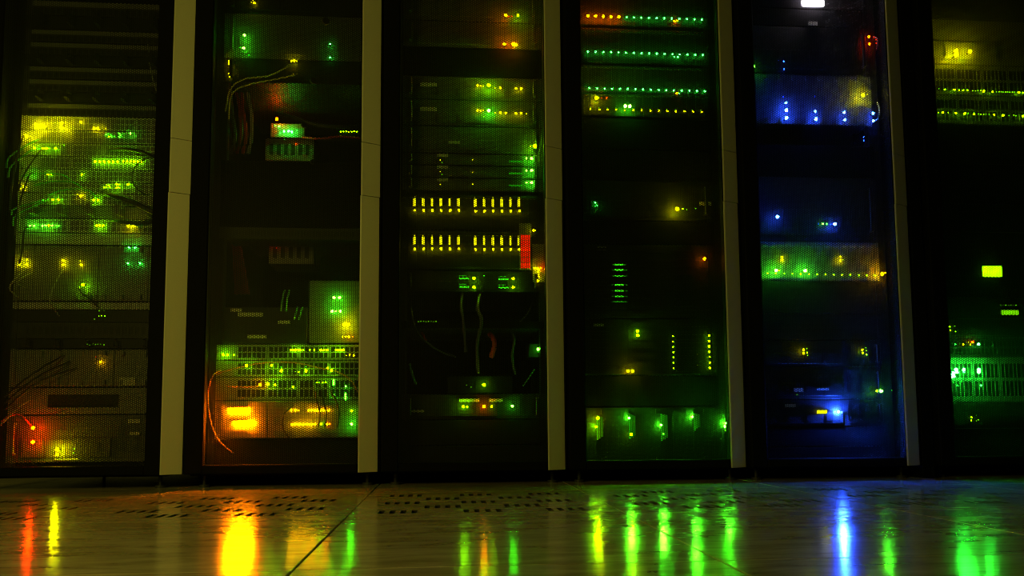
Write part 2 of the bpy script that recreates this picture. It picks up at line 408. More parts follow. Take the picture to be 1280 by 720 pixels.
        MB().box(a, b, F0, F0 + .002, z0, z1).build('faceplate', m, r)
        for i in range(5):
            x = a + wd * (i + .5) / 5
            MB().box(x - .006, x + .006, F0 - .045, F0 - .041, z0 + h * .1, z1 - h * .1).box(x - .006, x + .006, F0 - .041, F0, z1 - h * .1 - .003, z1 - h * .1).box(x - .006, x + .006, F0 - .041, F0, z0 + h * .1, z0 + h * .1 + .003).build('cable_ring', m, r)
    for lx0, ly0, lx1, ly1 in labels:
        p, q = at(lx0, ly1, F0), at(lx1, ly0, F0); MB().box(p.x, q.x, F0 - .0062, F0 - .0052, p.z, q.z).box(p.x + .001, q.x - .001, F0 - .0051, F0 + .0005, p.z + .001, q.z - .001).build('label_plate', 'label', r)
    leds(r, lamps, Y - (.0042 if style in ('server', 'stack') else .003 if style == 'shelf' else .001 if style == 'cards' else 0))
    return r

G = 'glowing lime cabinet'
# --- cabinet 0: patch panels, switches, chassis
for i, (a, b) in enumerate(((2, 20), (38, 53), (54, 69), (84, 99), (100, 115), (130, 145))):
    device(0, a, b, 'patch_panel', ['topmost of the dim patch panels above the lime glow', 'second dim patch panel from the top in the lime-lit cabinet', 'third dim patch panel from the top in the lime-lit cabinet',
        'fourth dim patch panel from the top in the lime-lit cabinet', 'fifth dim patch panel from the top in the lime-lit cabinet', 'lowest patch panel, directly above the yellow-lit switch'][i],
        'patch panel', 'char', 'patch', group='patch panels in the lime cabinet')
for i, (a, b, t) in enumerate(((20.5, 37.5, 'above the second patch panel'), (69.5, 83.5, 'below the third patch panel'), (115.5, 129.5, 'above the lowest patch panel'))):
    device(0, a, b, 'cable_manager', 'dark cable manager with rings in the lime-lit cabinet, ' + t, 'cable manager', 'dark', 'manager')
SW = [(145.5, 163, 'pale switch with a cluster of bright yellow lights beneath the lowest patch panel', '45 155 y 3,45 160 y 3,48.5 157.5 y 3,52 157 y 4,55.5 158 y 4,57.5 160 y 1,77 154 y 4,77 160 y 4,80 160.5 y 1,101 152.5 y 3,117 160.5 y 3,122 160.8 y 3,132 160.5 y 1'),
      (163.5, 179, 'pale switch with green lights at mid-face and one yellow light', '33 170.5 y 4,38 170 y 1,133 168.5 g 2,136 167 g 1,136 170.5 l 2,139 168 g 1,139 170.5 g 2,143 170.5 g 1,149 167 g 2,151 169 g 2,149 171 g 2,163 167 g 3'),
      (179.5, 195.5, 'pale switch with five green lights under a row of green plugs', '43 185 l 3,54 185.5 l 3,58.5 185.5 l 3,62 185.5 l 1,69.5 185.5 l 3,49 186 g 1,48 182 l 1,80 181.5 l 1'),
      (196, 211.5, 'pale switch with the longest unbroken row of lime lights', '119>147*6 202 l 3,154>177*6 202 l 3,179 203 l 1'),
      (212, 227.5, 'pale switch with three spaced lime lights', '41 217 g 3,45 216 l 1,60 217.5 l 3,64 217.5 l 2,102 218 l 3,106 217 l 1'),
      (228, 241.5, 'pale switch with paired lime and yellow lights at mid-face', '29 233.5 y 3,26 236 y 1,33 234 y 1,130 234 l 2,133 231 l 1,133 234 l 2,136 231.5 l 2,137 234 l 2,146 230.5 l 3,149 230.5 l 2,146 234.5 l 3,149 234.5 l 2,160 230.5 l 3'),
      (242, 257, 'pale switch below the paired lights with four green lights', '60 249 g 1,66 249.5 l 3,73 249.5 l 3,78 249.5 g 1,101 244.8 y 3,97 243 y 1,117 250 l 3,122.5 250 l 3,54 250 g 1'),
      (257.5, 273, None, ''),
      (273.5, 291, 'pale switch with a bright green row, lowest of the switches', '38 282 g 3,43 282 g 3,53 282 g 3,57 282 g 3,61 282 l 3,65 282 g 3,70 282 g 2,73 282 g 2,121 282 l 3,124.5 282 l 3,129 282 l 3,160.5 282.5 y 3,166.5 282.5 y 3')]
for a, b, lab, t in SW:
    if lab: device(0, a, b, 'network_switch', lab, 'switch', 'pale', 'switch', t, group='switches in the lime cabinet')
    else: device(0, a, b, 'cable_manager', 'dark cable manager just above the lowest green-lit switch', 'cable manager', 'mid', 'manager')
device(0, 291.5, 306, 'filler_plate', 'pale blank plate above the module chassis in the lime-lit cabinet', 'plate', 'pale', 'blank')
device(0, 306.5, 377, 'module_chassis', 'tall pale chassis of vertical modules with a square of four green lights', 'chassis', 'mid', 'cards', '25 324.5 y 3,25 330.5 y 3,33.5 324.5 y 2,33.5 330.5 y 3,79 325.5 y 3,79 331 y 3,101.5 331 y 3,100 326 y 1,103.5 356 l 4,161.5 309.5 t 3,169 309.5 t 3,159.5 329 t 3,174.5 329 t 3', n=9)
device(0, 377.5, 387, 'filler_plate', 'rosy blank plate under the four green lights', 'plate', 'pale', 'blank')
device(0, 387.5, 402.5, 'tape_drive', 'dark unit with tiny lit label marks and one long slot, under the module chassis', 'drive', 'dark', 'vents', '124 388.5 l 0,127.5 388.5 l 0,130.5 388.5 l 0,123.5 395 l 1,127 394.5 l 1,131 395 l 1,118 399 l 0', n=1)  # lit labels are put in as dim lamps
device(0, 403, 423, 'breakout_panel', 'dark panel with a line of square openings', 'panel', 'char', 'vents', '', n=20)
device(0, 423.5, 435.5, 'cable_manager', 'dark cable manager above the card frame with amber edges', 'cable manager', 'dark', 'manager', '109 430 l 0,112 431 l 0,116 430 l 0,119 430.5 l 0,122 430.5 l 0,126 430 l 0,130 431 l 0')  # dim lamps stand in for small green-lit text
device(0, 436, 484, 'card_frame', 'card frame with three amber-lit ejector edges and a dark void', 'card frame', 'mid', 'cards', '125.5 452.5 a 3,120 446 r 0', n=7, labels=((150, 472, 170, 482),))
device(0, 484.5, 518, 'tape_library', 'grey unit with a wide dark slot above the two red lights', 'tape library', 'mid', 'vents', '', n=1)
r = device(0, 518.5, 578, 'storage_server', 'bottom server with two red lights and a pair of yellow lights', 'server', 'slate', 'server', '41.5 535 r 5,41 552.5 r 5,71.5 562 y 5,71.5 568 y 4,93 561 l 1,92 566 l 1,87 556 l 0', labels=((161, 524, 176, 529), (163, 540, 176, 544)))
bar(r, 68, 573.2, 98, 574.6, 'y', 1.5, YF - .005)

# --- cabinet 1
device(1, -20, 18, 'rack_server', 'dark server at the top of the orange-display cabinet with two yellow lights', 'server', 'dark', 'server', '314 2.5 y 1,318 3.5 y 3,316 0 y 1')
device(1, 18.5, 74.5, 'rack_server', 'dark two-light server with a green glow at each end', 'server', 'slate', 'server', '305.5 44 g 4,304.5 60 g 4,300 59.5 g 1,311.5 69 t 1,413 55 t 3,413 72 t 3')
device(1, 75, 104, 'pull_out_console', 'dark drawer with glowing yellow labels at its left end, above the open bay', 'drawer', 'dark', 'server', '287 76.5 y 3,287 80 y 3,287 92.5 y 3,287 96 y 2,364.5 76.5 y 3,368 76 y 3,371 76.5 y 1,367 92.5 y 0,371 92 y 0', n=3)  # yellow labels and connector are put in as glowing lamps
r = device(1, 154, 172, 'media_converter', 'small box shining jade green inside the open bay', 'converter', 'mid', 'blank', '349 158 t 3,355 164 t 4,361 164 t 4,365 165 t 4,371 163 t 2,350 166 t 2,344 157 t 2,346 149 r 5', Y=.34, depth=.2, xa=338, xb=381)  # the red lamp is added to give the bay its red glow
device(1, 173, 201, 'transceiver_box', 'grey box just under the jade green box, with one red light', 'converter', 'mid', 'vents', '370 180 r 2,356 174 t 1', Y=.36, depth=.2, n=6, xa=332, xb=392)
device(1, 160, 171.5, 'media_converter', 'small unit with a line of lime dots near the beige strip', 'converter', 'black', 'blank', '426>446*7 164.5 l 2,445 159 l 1', Y=.30, depth=.2, xa=422, xb=456)
device(1, 172.5, 175, 'equipment_shelf', 'thin shelf edge right of the jade green box', 'shelf', 'char', 'blank', Y=.26, depth=.3, xa=396, xb=456)
device(1, 201.5, 284, 'blank_panel', 'large unlit black panel across the middle of the open bay', 'panel', 'black', 'blank')
device(1, 284.5, 299, 'equipment_shelf', 'perforated shelf front with dotted edges above the red light', 'shelf', 'char', 'vents', '', n=40, depth=.12)
r = device(1, 301, 330, 'power_supply', 'small red-lit power unit under the perforated shelf', 'power unit', 'mid', 'vents', '343 303 r 3,346 310 r 1', Y=.26, depth=.15, xa=336, xb=392, n=5)
device(1, 384, 430, 'tape_drive', 'black unit with a pale label below the open bay', 'drive', 'dark', 'blank', '', xa=268, xb=384, depth=.45, labels=((298, 391, 329, 396), (289, 386, 303, 390), (348, 401, 363, 405), (310, 419, 333, 423)))
device(1, 350, 429, 'interface_unit', 'upright unit with paired green lights and one large yellow light beside the beige strip', 'interface', 'slate', 'blank', '417.5 372 g 4,424.5 372 g 4,415 389 g 4,419.5 389 g 3,425.5 389 g 4,431 405.5 y 5,435.5 405.5 y 4,428 421 y 2,432 421 y 2,436 421 o 3,441 421 o 1', xa=386, xb=452, depth=.45, n=5)
device(1, 430.5, 450, 'network_switch', 'switch with a long green light row above the orange displays', 'switch', 'mid', 'switch', '279 443.5 l 4,284 444 l 3,292.5 443.5 l 2,364>375*5 437.5 l 3,379 437.5 l 2,387 437.5 l 2,393 437.5 l 2,401>409*3 437.5 l 3,420>429*4 437.5 l 3,433 444 y 1,437 443.5 y 2,442 444 y 2')
device(1, 450.5, 471, 'network_switch', 'switch with scattered lime lights second above the orange displays', 'switch', 'mid', 'switch', '308 457 l 4,339.5 456.5 l 4,351.5 463.5 l 4,351.5 459 g 1,369 465 l 1,373.5 465 l 2,382.5 463.5 l 4,382.5 458.5 g 1,409.5 460 l 3,414.5 463 l 4')
r = device(1, 471.5, 500, 'network_switch', 'switch with one orange and several lime lights directly above the orange displays', 'switch', 'mid', 'switch', '325 481 o 4,335 480 l 4,343.5 481 l 3,366.5 483.5 l 3,396>407*4 478 l 2,417 494 g 3,432.5 483 g 3')
bar(r, 415.6, 474.5, 418.4, 482, 'g', 30, YF - .001); bar(r, 430.6, 491, 433.2, 500, 'g', 30, YF - .001)
r = device(1, 500.5, 548, 'storage_array', 'storage unit with two bright orange bar displays', 'storage', 'mid', 'stack', '364 513 a 3,369 513 a 3,373 513 a 2,386>411*8 513 a 3,365>394*9 530.5 a 3,401.5 530 l 3,409 530 o 3,412 530 o 2,439.5 513.5 l 3,439.5 530 g 4', n=3)
for a, b, y in ((285.5, 311.5, 513.3), (292.5, 318.5, 529.3)):
    dsp = bar(r, a, y - 3.2, b, y + 3.2, 'o', 1000, YF - .0045, 'bar_display', .006)
device(1, 548.5, 590, 'blank_panel', 'dark plate at the foot of the orange-display cabinet', 'panel', 'black', 'blank')

# --- cabinet 2
device(2, -25, 27, 'rack_server', 'server at the top with one orange and one lime light side by side', 'server', 'slate', 'server', '632.5 19.3 o 4,636 20 r 1,647.5 19.5 l 4,640 20 r 1')
device(2, 27.5, 60, 'rack_server', 'server glowing red from three orange lights', 'server', 'slate', 'server', '630.5 55.3 o 4,641.5 55.3 o 5,645 56 y 4')
device(2, 60.5, 96, 'blank_panel', 'unlit dark panel below the red-glowing server', 'panel', 'black', 'blank')
LR = '597 {0} y 3,601 {1} y 2,604 {1} y 1,611 {2} {3} 5,619 {4} y 1,625.5 {4} y 3,645 {5} y 3,651.5 {5} y 3'
device(2, 96.5, 125, 'rack_server', 'upper of two lime-glowing servers with a row of yellow lights', 'server', 'slate', 'server', LR.format(107, 107.5, 106.5, 'l', 110, 110.7), labels=((525, 104.5, 546, 108.5),))
device(2, 125.5, 158, 'rack_server', 'lower of two lime-glowing servers with a row of yellow lights', 'server', 'slate', 'server', LR.format(138, 138.3, 138, 'g', 141, 141.7) + ',632 141 y 3,658 142 y 1,605 146 l 1', labels=((525, 135, 546, 139),))
device(2, 158.5, 192, 'rack_server', 'server with one bright lime light beside the beige strip, topmost of four', 'server', 'slate', 'server', '663.5 182.5 l 2,668.5 182.5 l 5', labels=((560, 177, 575, 180),))
for i, (a, b, y) in enumerate(((192.5, 207, 198), (207.5, 222.5, 213), (223, 239, 228.3))):
    r = device(2, a, b, 'rack_server', ['first', 'second', 'third'][i] + ' thin server of three with paired green lights beside the beige strip', 'server', 'slate', 'server', '658 %s g 3,664.5 %s g 4,550.5 %s y 1,591 %s y 1,552.5 %s l 0' % (y, y, y + 2, y + 2, y + 5), group='thin servers with paired green lights', labels=((546, a + .5, 560, a + 4),))
    bar(r, 636, y + 3, 653, y + 4.6, 'g', .35, YF - .006)  # green-lit label line, its light put in as weak emission
xs = [518, 529, 540, 551, 562, 573, 594, 605, 616, 627, 638, 648.5]
for s, (a, b, y0, lab) in enumerate(((243, 288, 246, 'upper disk shelf with twelve yellow light bars'), (288.5, 337, 294, 'lower disk shelf with twelve yellow light bars, beside the red panel'))):
    r = device(2, a, b, 'disk_shelf', lab, 'disk shelf', 'dark', 'shelf', '', n=14, group='disk shelves with yellow bars')
    for i, x in enumerate(xs):
        y = y0 + (0 if i < 6 else .8)
        bar(r, x - 1.4, y + 2.2, x + 1.4, y + 11.5, 'y', 2.4, YF - .0031); bar(r, x - 1, y - .4, x + 1, y + 1.4, 'y', .9, YF - .0031)
        led(r, x + .5, y + 17, 'y', 3, YF - .003)
r = device(2, 278, 337, 'battery_module', 'upright module with a red-lit grille beside the lower yellow-bar shelf', 'module', 'mid', 'blank', '667 288 y 3,669.5 288 y 1', Y=.086, depth=.012, xa=649.5, xb=664)
for i in range(6): bar(r, 650.8, 294 + 7 * i, 662.8, 300.2 + 7 * i, 'r', [1.1, .9, 1.3, .8, .8, 1.2][i], .0855, 'grille_glow_strip')  # red light on the panel put in as weakly emissive strips
r = device(2, 338.5, 365, 'rack_server', 'server with two pairs of short green dashes', 'server', 'dark', 'server', '592.5 347.8 l 4,592.5 359 l 4,641.5 348.2 l 4,641.5 359 l 4,605 345 g 1')
for x, y in ((574, 347), (574, 357.5), (623.5, 348), (623.5, 358.5)):
    bar(r, x, y + .4, x + 12, y + 1.9, 'g', 1.6, YF - .005); bar(r, x, y - 2.6, x + 9, y - 1.6, 'g', .4, YF - .005)
r = device(2, 304, 352, 'alarm_unit', 'slim unit with yellow dots in the shape of an angle, glowing red above', 'alarm', 'mid', 'blank', '668.5 335.5 y 3,671 335.5 y 2,673 337 y 3,673 340 y 2,673 343 y 2,673 346 y 2,672.5 351 y 3,681 336.5 o 2,676 335 r 3,683 331 r 3', Y=.085, depth=.012, xa=665.5, xb=686)
device(2, 401, 411, 'equipment_shelf', 'thin shelf in the tangled bay under the green dashes', 'shelf', 'black', 'blank', '523>545*8 401.8 l 0', depth=.4)  # shelf edge is drawn as a row of dim emissive dots
device(2, 440, 455, 'media_converter', 'small box with a pure green light at the right of the tangled bay', 'converter', 'dark', 'blank', '672.5 436.5 g 4', Y=.14, depth=.1, xa=660, xb=690) if 0 else None
r = device(2, 429, 447, 'media_converter', 'small dark box with a single green light in the tangled bay', 'converter', 'dark', 'blank', '672.5 436.5 g 4,673 440 g 0', Y=.14, depth=.1, xa=661, xb=686)
r = device(2, 470, 492, 'power_supply', 'dark box with a single lime light in the tangled bay', 'power unit', 'dark', 'vents', '605 481.2 l 4,583 481.5 l 0,589 484 l 0', Y=.16, depth=.2, xa=560, xb=640, n=9)
device(2, 492.5, 524, 'rack_server', 'server with green lights either side of one orange-red light', 'server', 'char', 'server', '579 508.2 l 4,584 508.3 l 3,605 508 o 4,614.5 508 l 3,640.5 507.5 g 4', labels=((574, 498.5, 599, 502.5), (611, 498.5, 628, 502.5), (512, 512.5, 530, 515.5)))
device(2, 524.5, 556, 'blank_panel', 'upper dark plate at the foot of the yellow-bar cabinet', 'panel', 'dark', 'blank')
device(2, 556.5, 589, 'blank_panel', 'lowest dark plate at the foot of the yellow-bar cabinet', 'panel', 'dark', 'blank')

# --- cabinet 3
device(3, -25, 36, 'disk_array', 'disk array with five orange lights then green lights, topmost of three', 'disk array', 'char', 'shelf', '735>773.5*5 19.7>21 o 4,783>877.5*11 21.5>24.3 t 3,843 26.5 o 3,846 26 o 3', n=16, group='disk arrays with sixteen lights')
device(3, 36.5, 82, 'disk_array', 'disk array with an all-green light row, middle of three', 'disk array', 'char', 'shelf', '735>878.5*16 64.5>68.8 t 3,843 71 t 2,847 71.5 t 3', n=16, group='disk arrays with sixteen lights')
device(3, 82.5, 117.5, 'disk_array', 'disk array with a green light row over a yellow one, lowest of three', 'disk array', 'char', 'shelf', '736.5>881*16 110>114 t 3,846 116.7 o 3,849 116.7 t 2', n=16, group='disk arrays with sixteen lights')
device(3, 118, 148, 'disk_shelf', 'disk shelf with fourteen tiny yellow lights and two large green ones', 'disk shelf', 'dark', 'shelf', '738.5>877*14 136.5>139.8 y 2,738>876*14 134.5>137.8 l 0,781.5 132.7 g 5,787.5 132.7 g 5,745.7 122.3 y 5,752.5 122.5 r 1,758.5 122.5 r 2', n=14)
for a, b, t in ((148.5, 187, 'upper unlit dark panel under the yellow light row'), (187.5, 226, 'lower unlit dark panel above the single yellow glow')):
    device(3, a, b, 'blank_panel', t, 'panel', 'black', 'blank')
r = device(3, 226.5, 276, 'rack_server', 'server with one strong yellow light and a green plug at its left', 'server', 'dark', 'server', '846.5 261 y 5,853.5 261 l 2,858 262 l 1,869.5 260.5 l 1,744 253 t 3,746.5 256.5 t 3,744 257.5 t 1,740.5 257 t 0,750.5 263 t 0', labels=((874, 253, 888, 257),))
device(3, 276.5, 306, 'blank_panel', 'unlit dark panel between the yellow glow and the green dashes', 'panel', 'black', 'blank')
r = device(3, 306.5, 398, 'blade_chassis', 'tall dark chassis with a ladder of green dashes and one orange light', 'chassis', 'dark', 'stack', '880.5 323.3 o 4', n=9, labels=((746, 309, 757, 313),))
for i, y in enumerate((331, 337.6, 345.2, 356.2, 363.6, 370.6, 377.2)):
    bar(r, 768.5, y - .9, 779, y + .7, 'g', [1.4, 1.8, .9, 1.8, 1.4, 1.0, .3][i], YF - .0042); bar(r, 765, y - .4, 784, y + .3, 'g', .25, YF - .0042)
r = device(3, 398.5, 469, 'storage_array', 'storage array with a column of seven lime dots at its right end', 'storage', 'dark', 'stack', '797 413.7 l 4,797.2 419.2 l 4,785 463.7 y 4,790.5 463.7 y 4,' + ','.join('%s %s l 2,%s %s l 3' % (841.3 + .15 * i, 420.2 + 6.65 * i, 886 + .2 * i, 419.5 + 6.7 * i) for i in range(7)) + ',872 443 y 0,872 456 y 0', n=7, labels=((742, 403.5, 754, 408),))
device(3, 469.5, 508, 'blank_panel', 'unlit panel above the five green-lit upright modules', 'panel', 'black', 'blank')
r = device(3, 508.5, 580, 'blade_enclosure', 'enclosure with five green-lit upright modules near the floor', 'enclosure', 'dark', 'cards', '747.5 522.5 y 4,745.5 533.5 l 7,749 540 l 1,786.5 522.5 g 7,790 527 g 1,789 543 l 4,826.5 531.5 g 7,829 542.5 g 2,865.5 520.8 g 7,869 529 g 1,907 528.8 g 7,906 533 g 4,907 538 l 1', n=5)
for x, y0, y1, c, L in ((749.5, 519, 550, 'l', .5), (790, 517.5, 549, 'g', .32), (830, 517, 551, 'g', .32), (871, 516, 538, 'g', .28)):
    for i in range(3): bar(r, x - 4 + 2.9 * i, y0 + i, x - 2 + 2.9 * i, y1 - 2 * i, c, L * (1, .7, .5)[i], YF - .0011, 'vent_glow_strip')  # green light on the vents put in as weakly emissive strips

# --- cabinet 4
r = device(4, -40, 12, 'console_display', 'unit with a white glowing screen at the top of the blue-lit cabinet', 'console', 'black', 'blank', '')
bar(r, 1002.5, -9, 1027.5, 7.8, 'w', 60, YF - .004, 'screen', .014)
device(4, 12.5, 34, 'blank_panel', 'dark plate right under the white screen', 'panel', 'black', 'blank', '', labels=((1010, 28, 1021, 32),))
device(4, 34.5, 93.5, 'rack_server', 'tall dark server with three red lights and one green light at its edge', 'server', 'dark', 'server', '941.5 79 g 3,942 83 g 4,942.2 87 g 2,980 76.8 b 2,980.3 86.5 b 2,973 76 b 0,1086 45.8 r 4,1086.5 55 r 4,1081 46 r 0,1093 46.5 r 2,1095 50 r 1,1095.5 54 r 1')
device(4, 94, 157, 'blade_chassis', 'blade chassis with eight blue lights and one yellow light', 'chassis', 'slate', 'cards', '982.5 128.5 b 4,983 137.7 b 5,983.2 147.3 b 5,1019 139 b 4,1019.8 148.8 b 5,1055.3 140.5 b 4,1056 149.8 b 4,1091.3 141.5 b 4,1091.8 151 b 4,1018.5 120.5 b 1,979 121 b 1,1078.8 118.8 y 5,1084 118 y 1', n=8)
device(4, 166, 181, 'media_converter', 'small box with blue dots under the blade chassis', 'converter', 'black', 'blank', '1080 171 b 2,1082.5 170 b 2,1080 175.5 b 2,1082 176 b 2,1082.5 173 b 2', xa=1066, xb=1086, Y=.145, depth=.15)
device(4, 182, 222, 'blank_panel', 'unlit dark panel between the two blue-lit units', 'panel', 'black', 'blank')
r = device(4, 222.5, 302, 'rack_server', 'server with two strong blue lights and a pair of tiny green ones', 'server', 'char', 'server', '971.8 271 b 5,1043.5 280 b 5,1038.5 280.3 b 1,1028.4 279.6 g 3,1033.3 279.9 g 2,1023 279.7 b 1', n=6)
device(4, 302.5, 351, 'disk_shelf', 'disk shelf with a row of lime dots ending at a large yellow light', 'disk shelf', 'mid', 'shelf', '959.5>1094*14 341.5>344.4 l 2,970 338 g 5,974 338 l 2,1006.5 338.3 g 5,978 321 y 2,978 325 y 3,1050.5 321 y 2,1050.5 326 y 3,1054 325 l 1,1102.8 342.3 a 5,1107 341 a 2', n=14)
device(4, 351.5, 392, 'blank_panel', 'upper unlit panel below the lime and yellow light row', 'panel', 'dark', 'blank')
device(4, 392.5, 425, 'blank_panel', 'lower unlit panel above the two lime clusters', 'panel', 'dark', 'blank')
device(4, 425.5, 458, 'rack_server', 'server with two small lime clusters set wide apart', 'server', 'dark', 'server', '1004.5 437 y 3,1004.5 441.5 y 3,1008.5 436 l 1,1009 441 l 2,1009.5 444 l 1,1078 437.5 y 3,1078 441 l 3,1083 438 l 1,1083.5 443 l 2,1082 435 l 1')
r = device(4, 458.5, 499, 'rack_server', 'server with a pair of green lights at its right end above the blue glare', 'server', 'dark', 'server', '1101.5 488.7 g 5,1096 488.7 l 3,1115 488 g 1,996.5 493.5 l 1', labels=((992, 485, 1003, 490), (1020, 485, 1035, 488)))
r = device(4, 499.5, 533, 'rack_server', 'server with one dazzling blue light beside a yellow readout', 'server', 'dark', 'server', '1043.5 514.2 b 3,1048 514.8 b 6,1052 515.4 b 3', labels=((981, 505, 994, 509),))
bar(r, 1021.5, 513, 1033, 516.8, 'y', 9, YF - .005, 'readout', .006)
device(4, 533.5, 558, 'blank_panel', 'upper dark plate below the dazzling blue light', 'panel', 'black', 'blank')
device(4, 558.5, 583, 'blank_panel', 'lowest dark plate in the blue-lit cabinet', 'panel', 'black', 'blank')

# --- cabinet 5
device(5, -40, 26, 'blank_panel', 'dark plate at the top of the cabinet with the yellow square', 'panel', 'dark', 'blank')
device(5, 26.5, 82, 'rack_server', 'server with three yellow lights in an arrow-shaped glow', 'server', 'slate', 'server', '1195 63.8 y 5,1195.2 68.6 y 5,1212.5 64.3 y 5')
device(5, 82.5, 120, 'network_switch', 'upper of two switches dotted with a line of lime lights', 'switch', 'slate', 'switch', '1164.5 110.7 l 3,1174 111.3 l 1,1181 111.8 l 2,1193 112.3 l 3,1199 112.6 l 2,1204 112.8 l 2,1209.5 113 l 2,1216>1226*4 113.3 l 1,1229.5 114 l 3,1240.5 114.4 l 3,1246>1268*9 114.6>115.4 l 1,1273.5 115.6 l 3,1279 115.8 l 2', group='switches with lime lines')
device(5, 120.5, 156, 'network_switch', 'lower of two switches dotted with a line of lime lights', 'switch', 'slate', 'switch', '1166.5 140.2 l 3,1173 140.6 l 1,1178.5 140.8 l 3,1185 141 l 1,1194.8 141.4 l 3,1206 142 l 3,1210 142 l 1,1217.3 142.4 l 3,1223>1236*5 142.6>143.2 l 1,1242.8 143.3 l 3,1254 144 l 3,1261>1267*2 144.1 l 1,1270 144.5 l 1,1279 145 l 3', group='switches with lime lines')
for a, b, t in ((156.5, 205, 'upper'), (205.5, 255, 'middle'), (255.5, 290, 'lower')):
    device(5, a, b, 'blank_panel', t + ' unlit panel of three between the lime lines and the yellow square', 'panel', 'black', 'blank')
r = device(5, 290.5, 372, 'storage_server', 'server with a bright yellow square display', 'server', 'black', 'blank', '')
bar(r, 1228, 333.5, 1249, 346, 'l', 8, YF - .002, 'square_display', .014)
r = device(5, 372.5, 398, 'tape_library', 'unit with a small oblong yellow readout below the square display', 'tape library', 'dark', 'blank', '1251>1270*7 381.5 l 0')
bar(r, 1251.8, 387.8, 1272.5, 393.6, 'l', 1.6, YF - .002, 'readout')
device(5, 398.5, 422, 'rack_server', 'dim server with three lime dots at its left edge', 'server', 'char', 'server', '1187 408.5 l 2,1188 412.7 l 2,1193.5 408 l 1,1194.5 414.5 l 1')
device(5, 422.5, 446, 'network_switch', 'switch with small jade, yellow and red lights above the green glare', 'switch', 'char', 'switch', '1194 430.5 t 2,1204 430.3 y 2,1211 428 l 1,1213.5 430.8 l 2,1215.5 427.8 r 3,1217.5 426.5 r 1,1223.3 430.3 t 4')
device(5, 446.5, 502, 'core_switch', 'switch with a dazzling jade cluster at its left end', 'switch', 'mid', 'switch', '1184.5 462.5 t 5,1186 465 t 5,1187.5 468 t 5,1189 471 t 5,1192 466 t 5,1192 470 t 5,1195 462 t 5,1196 465 t 5,1204.5 462 t 5,1205 465 t 3,1223.5 462 t 5,1223.5 465 t 5,1197 482 t 2,1226.3 482 t 3,1192 478 t 1,1202 477 t 1')
device(5, 502.5, 535, 'rack_server', 'dim server with two tiny lime lights under the jade cluster', 'server', 'char', 'server', '1214.5 521.5 l 2,1214.5 525.5 l 2,1221 519 l 0,1223 524.5 l 1,1220.5 526 l 0')
device(5, 535.5, 572, 'blank_panel', 'dark plate at the foot of the end cabinet', 'panel', 'black', 'blank')

# ------------------------------------------------------------------ cables
def cable(label, m, r, pts, name='cable', cat='cable', group=None, sub=6):
    P = [at(x, y, Y) for x, y, Y in pts]; out = []
    for i in range(len(P) - 1):
        p0, p1, p2, p3 = P[max(i - 1, 0)], P[i], P[i + 1], P[min(i + 2, len(P) - 1)]
        for q in range(sub):
            t = q / sub; out.append(.5 * ((2 * p1) + (p2 - p0) * t + (2 * p0 - 5 * p1 + 4 * p2 - p3) * t * t + (3 * p1 - p0 - 3 * p2 + p3) * t ** 3))
    out.append(P[-1])
    o = MB().tube(out, r).build(name, m, None, True); return tag(o, label, cat, group)
for i, (y0, x1, y1, m) in enumerate(((210, 48, 175, 'green_and_greenlit_cable'), (222, 44, 187, 'green_and_greenlit_cable'), (262, 35, 172, 'rubber'), (268, 52, 250, 'green_and_greenlit_cable'), (282, 60, 250, 'green_and_greenlit_cable'), (295, 44, 217, 'rubber'), (300, 31, 234, 'greycable'), (252, 56, 188, 'rubber'), (330, 39, 284, 'rubber'))):
    cable(['green cable rising to the yellow-lit switch', 'green cable climbing to the five-light switch', 'black cable running up to the single yellow light on the left', 'green cable climbing to the four-light switch, upper one',
           'green cable climbing to the four-light switch, lower one', 'black cable drooping from the switch with three spaced lights', 'grey cable drooping from the left end of the paired-light switch', 'black cable hanging from the five-light switch',
           'black cable dropping from the bright green row'][i], m, .0028, ((8 + 2 * i, y0, .085 - .006 * i), (12 + 2 * i, (y0 * .6 + y1 * .4), .075 - .006 * i), (x1 - 8, y1 + 3, .075 - .006 * i), (x1, y1, .096)), group='cables at the left edge of the lime cabinet')
cable('thick black cable bundle hanging across the right end of the middle switches', 'rubber', .009, ((128, 240, .085), (145, 246, .04), (165, 252, .035), (185, 262, .035), (199, 268, .04)), 'cable_bundle', 'cable bundle')
cable('thick black cable bundle above the lowest switch', 'rubber', .008, ((138, 274, .085), (152, 277, .04), (175, 279, .035), (199, 276, .05)), 'cable_bundle', 'cable bundle')
cable('black cable bundle curving over the long lime row at its right', 'rubber', .006, ((135, 188, .095), (155, 186, .06), (178, 190, .05), (202, 200, .08)), 'cable_bundle', 'cable bundle')
cable('thin grey cable sagging past the dim patch panels toward the beige strip', 'greycable', .0018, ((185, 55, .09), (188, 85, .06), (196, 115, .05), (207, 133, .05)))
cable('thin black loop of cable in front of the switch lights at the right', 'rubber', .0022, ((182, 198, .097), (168, 210, .06), (166, 228, .06), (176, 240, .06), (184, 244, .097)))
for i, (a, b, c) in enumerate(((122, 232, 'first'), (104, 225, 'second'), (88, 217, 'third'))):
    cable(['green cable arching over the paired-light switch at mid-face', 'green cable arching over the single yellow light', 'green cable arching left over the three spaced lights'][i], 'green_and_greenlit_cable', .0024,
          ((a, 249 - 12 * i, .098), (a - 12, 238 - 10 * i, .07), (a - 40, 237 - 10 * i, .07), (a - 62, 244 - 12 * i, .097)), group='green cables arching between switches')
